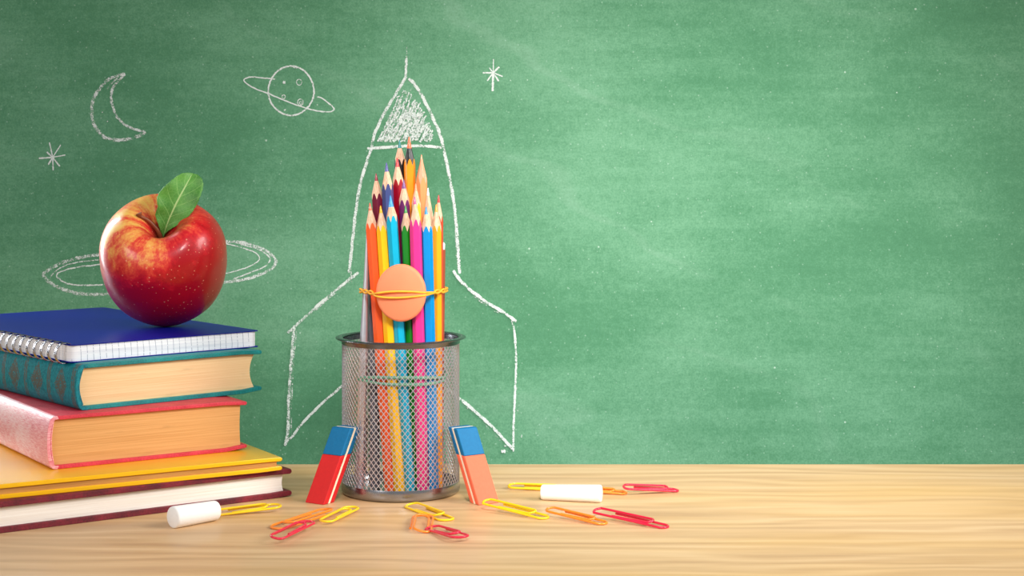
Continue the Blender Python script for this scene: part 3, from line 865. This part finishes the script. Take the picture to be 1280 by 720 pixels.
# brown pencil with a white rubber end, right edge
def plain_pencil():
    yt, yb = 0.55, 0.4
    T = Vector((X(551.5, D0+yt), yt, Z(303, D0+yt))); B = Vector((X(548, D0+yb), yb, 0.34)); Ln = (T-B).length
    r = thing('pencil', 'brown pencil with a white rubber end at the right edge of the bundle', 'pencil', tuple(B), group='pencils standing in the mesh cup', rot=frame_between(B, T))
    pencil_lines.append((B, T, 0.33))
    V, Fc = tube([(0, 0, 0), (0, 0, Ln-0.45)], 0.3, 6); build('barrel', V, Fc, brown, r, smooth=20, bevel=0.03)
    V, Fc = lathe([(0.001, Ln-0.45), (0.24, Ln-0.45), (0.25, Ln-0.1), (0.18, Ln), (0.001, Ln)], 24); build('rubber_end', V, Fc, M['chalk'], r, smooth=50)
plain_pencil()
# silver pen, tapered upwards
def silver_pen():
    yt, yb = -0.75, -0.9
    T = Vector((X(459.6, D0+yt), yt, Z(283, D0+yt))); B = Vector((X(449, D0+yb), yb, 0.34)); Ln = (T-B).length
    r = thing('pen', 'slim silver metal pen leaning at the left side of the pencil bundle', 'pen', tuple(B), rot=frame_between(B, T))
    pencil_lines.append((B+Vector((0.02, 0, 0)), T, 0.26))
    V, Fc = lathe([(0.001, 0), (0.28, 0), (0.31, 0.2), (0.30, Ln*0.52), (0.24, Ln*0.62), (0.15, Ln*0.8), (0.075, Ln-0.3)], 24)
    build('barrel', V, Fc, M['silver'], r, smooth=40)
    V, Fc = lathe([(0.075, Ln-0.3), (0.07, Ln-0.05), (0.001, Ln)], 16); build('tip', V, Fc, M['ring'], r, smooth=40)
    V, Fc = box_mesh(-0.1, 0.1, -0.42, -0.3, 1.0, 4.6); build('clip', V, Fc, M['rim'], r, smooth=0, bevel=0.03)
silver_pen()

# round salmon eraser held on the bundle
EZ = 12.9; EY = -2.42; ED = D0+EY
ex = X(501.5, ED)
prof = [(0.001, -0.26), (0.90, -0.26), (0.98, -0.2), (1.0, -0.1), (1.0, 0.1), (0.98, 0.2), (0.90, 0.26), (0.001, 0.26)]
V, Fc = lathe(prof, 72)
V = [(x*1.57, z, y*1.8) for x, y, z in V]
de = build('round_eraser', V, [tuple(reversed(f_)) for f_ in Fc], M['disc'], smooth=50, loc=(ex, EY, Z(366, ED)))
de.rotation_euler = (R(1.0), 0, R(-5))
tag(de, 'salmon oval eraser strapped to the front of the pencils by a rubber band', 'eraser')

# rubber bands
def hull(pts):
    pts = sorted(set((round(a, 4), round(b, 4)) for a, b in pts))
    def half(ps):
        h = []
        for p in ps:
            while len(h) >= 2 and (h[-1][0]-h[-2][0])*(p[1]-h[-2][1])-(h[-1][1]-h[-2][1])*(p[0]-h[-2][0]) <= 0: h.pop()
            h.append(p)
        return h
    a = half(pts); b = half(pts[::-1]); return a[:-1]+b[:-1]
def band_path(z, extra=(), grow=0.1):
    pts = []
    for B, T, r in pencil_lines:
        if T.z < z+0.3: continue
        t = (z-B.z)/(T.z-B.z); c = B.lerp(T, t)
        for k in range(16): pts.append((c.x+(r+grow)*math.cos(k*math.pi/8), c.y+(r+grow)*math.sin(k*math.pi/8)))
    pts += list(extra)
    return hull(pts)
def band(z, mat, label, extra, zf, rad=0.07, tight=0.0):
    H = band_path(z, extra)
    P = [Vector((a, b, 0)) for a, b in H]
    m = 160; ls = [0]
    for i in range(len(P)): ls.append(ls[-1]+(P[(i+1) % len(P)]-P[i]).length)
    out = []
    for i in range(m):
        t = ls[-1]*i/m; j = 0
        while j < len(P)-1 and ls[j+1] < t: j += 1
        out.append(P[j].lerp(P[(j+1) % len(P)], (t-ls[j])/max(1e-6, ls[j+1]-ls[j])))
    cx = sum(p.x for p in out)/m; cy = sum(p.y for p in out)/m
    wr = max(abs(p.x-cx) for p in out)
    two = []
    for s_ in (0, 1):
        loop = []
        for p in out:
            q = (p.x-cx)/wr
            loop.append((p.x, p.y, z+zf(q, s_, p.y < cy)))
        two.append(tube(loop, rad, 8, closed=True))
    o = build('rubber_band', [(a, b, c+0) for a, b, c in merge(*two)[0]], merge(*two)[1], mat, smooth=60, loc=(0, 0, 0))
    return tag(o, label, 'rubber band')
def zf1(q, s_, front):
    sg = 1 if s_ else -1
    if not front: return sg*0.08
    e = abs(q)
    if e > 0.66: return 0.10*math.sin((e-0.66)*24)*sg + 0.03 - 0.10*(q < 0)*(0.9-e)
    return sg*(0.19-0.10*q)*math.cos(e/0.66*math.pi/2)**0.6 - 0.05+0.05*q
zb_ = Z(367, ED-0.3)
band(zb_, M['band_y'], 'amber yellow rubber band looped twice around the pencils and the oval eraser',
     [(ex-1.45, EY-0.36), (ex+1.45, EY-0.36+0.0), (ex, EY-0.38), (ex-1.3, EY-0.37), (ex+1.3, EY-0.37)], zf1)
def zf2(q, s_, front):
    sg = 1 if s_ else -1
    return sg*0.22*(1-abs(q)**3)+(0.0 if front else 0.1)
band(Z(475.5, 108.2), M['band_g'], 'sea green rubber band around the pencils inside the mesh cup', [], zf2, rad=0.1)

# ------------------------------------------------------------------ two-colour erasers
def eraser(label, base_px, top_px, yawdeg, rubber, rubber_side, wface=1.5, th=1.05, flip=1, top_d=1.2):
    bx, by = on_table(*base_px)
    td = D0+by+top_d
    top = Vector((X(top_px[0], td), by+top_d, Z(top_px[1], td)))
    root = thing('eraser', label, 'eraser', (bx, by, 0), R(yawdeg), 'two-colour erasers leaning against the cup')
    rot = Matrix.Rotation(-R(yawdeg), 3, 'Z')
    ax = rot @ Vector((top.x-bx, top.y-by, top.z))
    H = ax.z
    def at(x, y, h):       # a point of the sheared bar
        t = h/H; return (x+ax.x*t, y+ax.y*t, h)
    def slab(x0, x1, y0, y1, h0, h1):
        V = [at(x, y, h) for h in (h0, h1) for x, y in ((x0, y0), (x1, y0), (x1, y1), (x0, y1))]
        return V, [(0, 3, 2, 1), (4, 5, 6, 7), (0, 1, 5, 4), (1, 2, 6, 5), (2, 3, 7, 6), (3, 0, 4, 7)]
    sp = H*0.64
    core = 0.09
    hw = wface/2
    # slices front to back: coloured, white core, coloured
    for (h0, h1, mat, nm) in ((0, sp, rubber, 'soft_end'), (sp, H, M['er_blue'], 'ink_end')):
        v1 = slab(-hw, hw, -th/2, -core, h0, h1); v2 = slab(-hw, hw, core, th/2, h0, h1)
        build(nm, *merge(v1, v2), mat, root, smooth=0, bevel=0.13 if 0 else 0.07)
    build('white_core', *slab(-hw+0.01, hw-0.01, -core, core, 0.02, H-0.01), M['er_white'], root, smooth=0)
    return root
eraser('red and blue eraser leaning on the cup beside the stack of books', (399.5, 628), (433, 533.5), -33, M['er_red'], M['er_red'], top_d=1.1)
eraser('coral and blue eraser leaning on the cup, on the chalk and open table side', (606, 628.5), (578, 533.5), 33, M['er_coral'], M['er_red2'], top_d=1.1)

# ------------------------------------------------------------------ chalk sticks
def chalk(label, a, b, r0, r1):
    A = Vector((*a, r0)); B = Vector((*b, r1)); Ln = (B-A).length
    o_rot = (B-A).normalized().to_track_quat('Z', 'Y').to_euler()
    prof = [(0.001, 0.0), (r0*0.86, 0.0), (r0*0.97, 0.05), (r0, 0.14), (r1, Ln-0.12), (r1*0.96, Ln-0.04), (r1*0.86, Ln), (0.001, Ln)]
    V, Fc = lathe(prof, 40)
    V = [(x*(1+0.012*math.sin(z*7+x*9)), y*(1+0.012*math.sin(z*5+2)), z) for x, y, z in V]
    o = build('chalk_stick', V, [tuple(reversed(f_)) for f_ in Fc], M['chalk'], smooth=50, loc=tuple(A)); o.rotation_euler = o_rot
    return tag(o, label, 'chalk', 'sticks of white chalk on the table')
a = on_table(222, 660.5); b = on_table(270, 650)
chalk('short white chalk stick in front of the maroon book', (a[0]-0.3, a[1]), (b[0], b[1]), 0.63, 0.58)
a = on_table(677, 625); b = on_table(750, 628.5)
chalk('white chalk stick lying across paper clips on the open part of the table', (a[0], a[1]+0.1), (b[0]+0.1, b[1]+0.1), 0.47, 0.54)

# ------------------------------------------------------------------ paper clips
def clip_path(Lc, Wc):
    h = Wc/2; h2 = h*0.66
    P = []
    P += [(0.24*Lc, h), (0.5*Lc, h), (Lc-h*1.2, h)]
    P += [(Lc-h+h*math.sin(a), h*math.cos(a)) for a in [math.pi*k/8 for k in range(1, 8)]]
    P += [(Lc-h*1.2, -h), (0.5*Lc, -h), (h2*1.3, -h)]
    c = (-h+h2)/2; rr = (h+h2)/2
    P += [(rr-rr*math.sin(a), c-rr*math.cos(a)) for a in [math.pi*k/8 for k in range(1, 8)]]
    P += [(rr*1.3, h2), (0.5*Lc, h2), (0.80*Lc-h2*1.3, h2)]
    P += [(0.80*Lc-h2+h2*math.sin(a)*1.0, h2*math.cos(a)) for a in [math.pi*k/8 for k in range(1, 8)]]
    P += [(0.80*Lc-h2*1.3, -h2), (0.5*Lc, -h2), (0.27*Lc, -h2)]
    return P
clips = []
def clip(label, a, b, mat, wid=0.95, lift=0.0, roll=0.0, open_=0.14, swap=False, mirror=False, z0=0.0, wr=0.072):
    A = Vector((*on_table(*a), 0)); B = Vector((*on_table(*b), 0))
    if swap: A, B = B, A
    Lc = (B-A).length; ang = math.atan2(B.y-A.y, B.x-A.x)
    P = clip_path(Lc, wid); n = len(P)
    pts = []
    for i, (x, y) in enumerate(P):
        t = i/(n-1)
        if mirror: y = -y
        # the inner loop rides over the outer wire
        z = wr + (open_*math.sin(math.pi*min(1, max(0, (t-0.45)/0.55))) if t > 0.45 else 0)
        pts.append((x, y, z))
    pts = catmull(pts, 3)
    Mx = Matrix.Rotation(roll, 3, 'X') @ Matrix.Rotation(-lift, 3, 'Y')
    pts = [Mx @ Vector(p) for p in pts]
    zm = min(p.z for p in pts)
    pts = [p+Vector((0, 0, wr-zm+z0)) for p in pts]
    o = build('paper_clip', *tube(pts, wr, 8), mat, smooth=60, loc=(A.x, A.y, 0)); o.rotation_euler = (0, 0, ang)
    return tag(o, label, 'paper clip', 'plastic-coated paper clips on the table')
Yc, Oc, Rc = M['clip_y'], M['clip_o'], M['clip_r']
clip('yellow paper clip behind the short chalk stick, along the maroon book', (266, 643.5), (351, 638), Yc, wid=1.15, swap=False, lift=0.06)
clip('long orange paper clip with a red one over its left end', (343, 662), (413, 644.5), Oc, wid=1.2, swap=True, lift=-0.06)
clip('yellow paper clip just below the red and blue eraser, over an orange clip', (404, 656), (442, 637.5), Yc, wid=0.95, z0=0.12, open_=0.05)
clip('red paper clip crossing the left end of the long orange clip', (342, 680.5), (387, 660.5), Rc, wid=0.95, z0=0.25, lift=0.02)
clip('yellow paper clip right in front of the cup base', (513, 633), (561, 651.5), Yc, wid=1.0, open_=0.2)
clip('orange paper clip pointing at the viewer, in the group of three before the cup', (525, 667), (529, 648), Oc, wid=1.2, open_=0.25, lift=0.03)
clip('red paper clip, lowest of the group of three before the cup', (539, 661), (579, 678), Rc, wid=1.0, lift=0.06)
clip('yellow paper clip at the foot of the coral and blue eraser', (606, 636.5), (684, 649), Yc, wid=0.85, lift=-0.08, open_=0.2)
clip('orange paper clip lying end to end between a yellow and a red clip', (685, 645), (757, 656), Oc, wid=0.8, lift=-0.08, open_=0.15)
clip('red paper clip at the far end of the row of three clips, nearest the viewer', (744, 646.5), (834, 660.5), Rc, wid=0.8, lift=-0.06, open_=0.2)
clip('yellow paper clip half hidden behind the long chalk stick', (636, 610.5), (712, 612.5), Yc, wid=1.05, lift=-0.02)
clip('orange paper clip showing past the end of the long chalk stick', (708, 615), (783, 617.5), Oc, wid=0.8, lift=-0.05, swap=False)
clip('red paper clip past the orange one behind the long chalk stick', (779, 618.5), (847, 614), Rc, wid=0.85, lift=-0.1, swap=False, open_=0.2)

# ------------------------------------------------------------------ camera
cam = bpy.data.cameras.new('camera'); cob = bpy.data.objects.new('camera', cam); COL.objects.link(cob)
cob.location = W((0, -D0, HC)); cob.rotation_euler = (R(90), 0, 0)
cam.sensor_width = 36.0; cam.lens = 36.0*F/1280.0
cam.shift_y = -(360-HY)/1280.0
cam.clip_start = 0.05; cam.clip_end = 20
bpy.context.scene.camera = cob

# ------------------------------------------------------------------ light
def area(name, loc, target, size, power, col=(1, 1, 1), sy=None):
    l = bpy.data.lights.new(name, 'AREA'); l.energy = power; l.color = col; l.size = size*S
    if sy: l.shape = 'RECTANGLE'; l.size_y = sy*S
    o = bpy.data.objects.new(name, l); COL.objects.link(o); o.location = W(loc)
    o.rotation_euler = (W(target)-W(loc)).to_track_quat('-Z', 'Y').to_euler(); return o
k_ = area('key_softbox', (86, -34, 62), (-13, -8, 2), 55, 2.9, (1.0, 0.96, 0.91)); k_.data.spread = R(80)
k_ = area('added_book_fill', (-75, -85, 45), (-28, -4, 3), 40, 0.65, (1.0, 0.98, 0.96)); k_.data.spread = R(70)  # unseen fill added from the left front to brighten spines and page edges
k_ = area('side_strip', (-50, 24, 24), (-24, 4, 13), 4, 0.45, (0.97, 0.99, 1.0), sy=44); k_.data.spread = R(70)
sp = bpy.data.lights.new('board_spot', 'SPOT'); sp.energy = 88; sp.spot_size = R(38); sp.spot_blend = 1.0; sp.shadow_soft_size = 0.15
so = bpy.data.objects.new('board_spot', sp); COL.objects.link(so); so.location = W((12, -95, 78))
so.rotation_euler = (W((15, BY, 0))-W((12, -95, 78))).to_track_quat('-Z', 'Y').to_euler()

wd = bpy.data.worlds.new('room_light'); bpy.context.scene.world = wd; wd.use_nodes = True
bg = wd.node_tree.nodes['Background']; bg.inputs[0].default_value = (0.93, 0.97, 1.0, 1); bg.inputs[1].default_value = 0.27

sc = bpy.context.scene
sc.view_settings.view_transform = 'Standard'; sc.view_settings.look = 'None'
sc.view_settings.exposure = 0.0; sc.view_settings.gamma = 1.0; sc.view_settings.use_curve_mapping = False
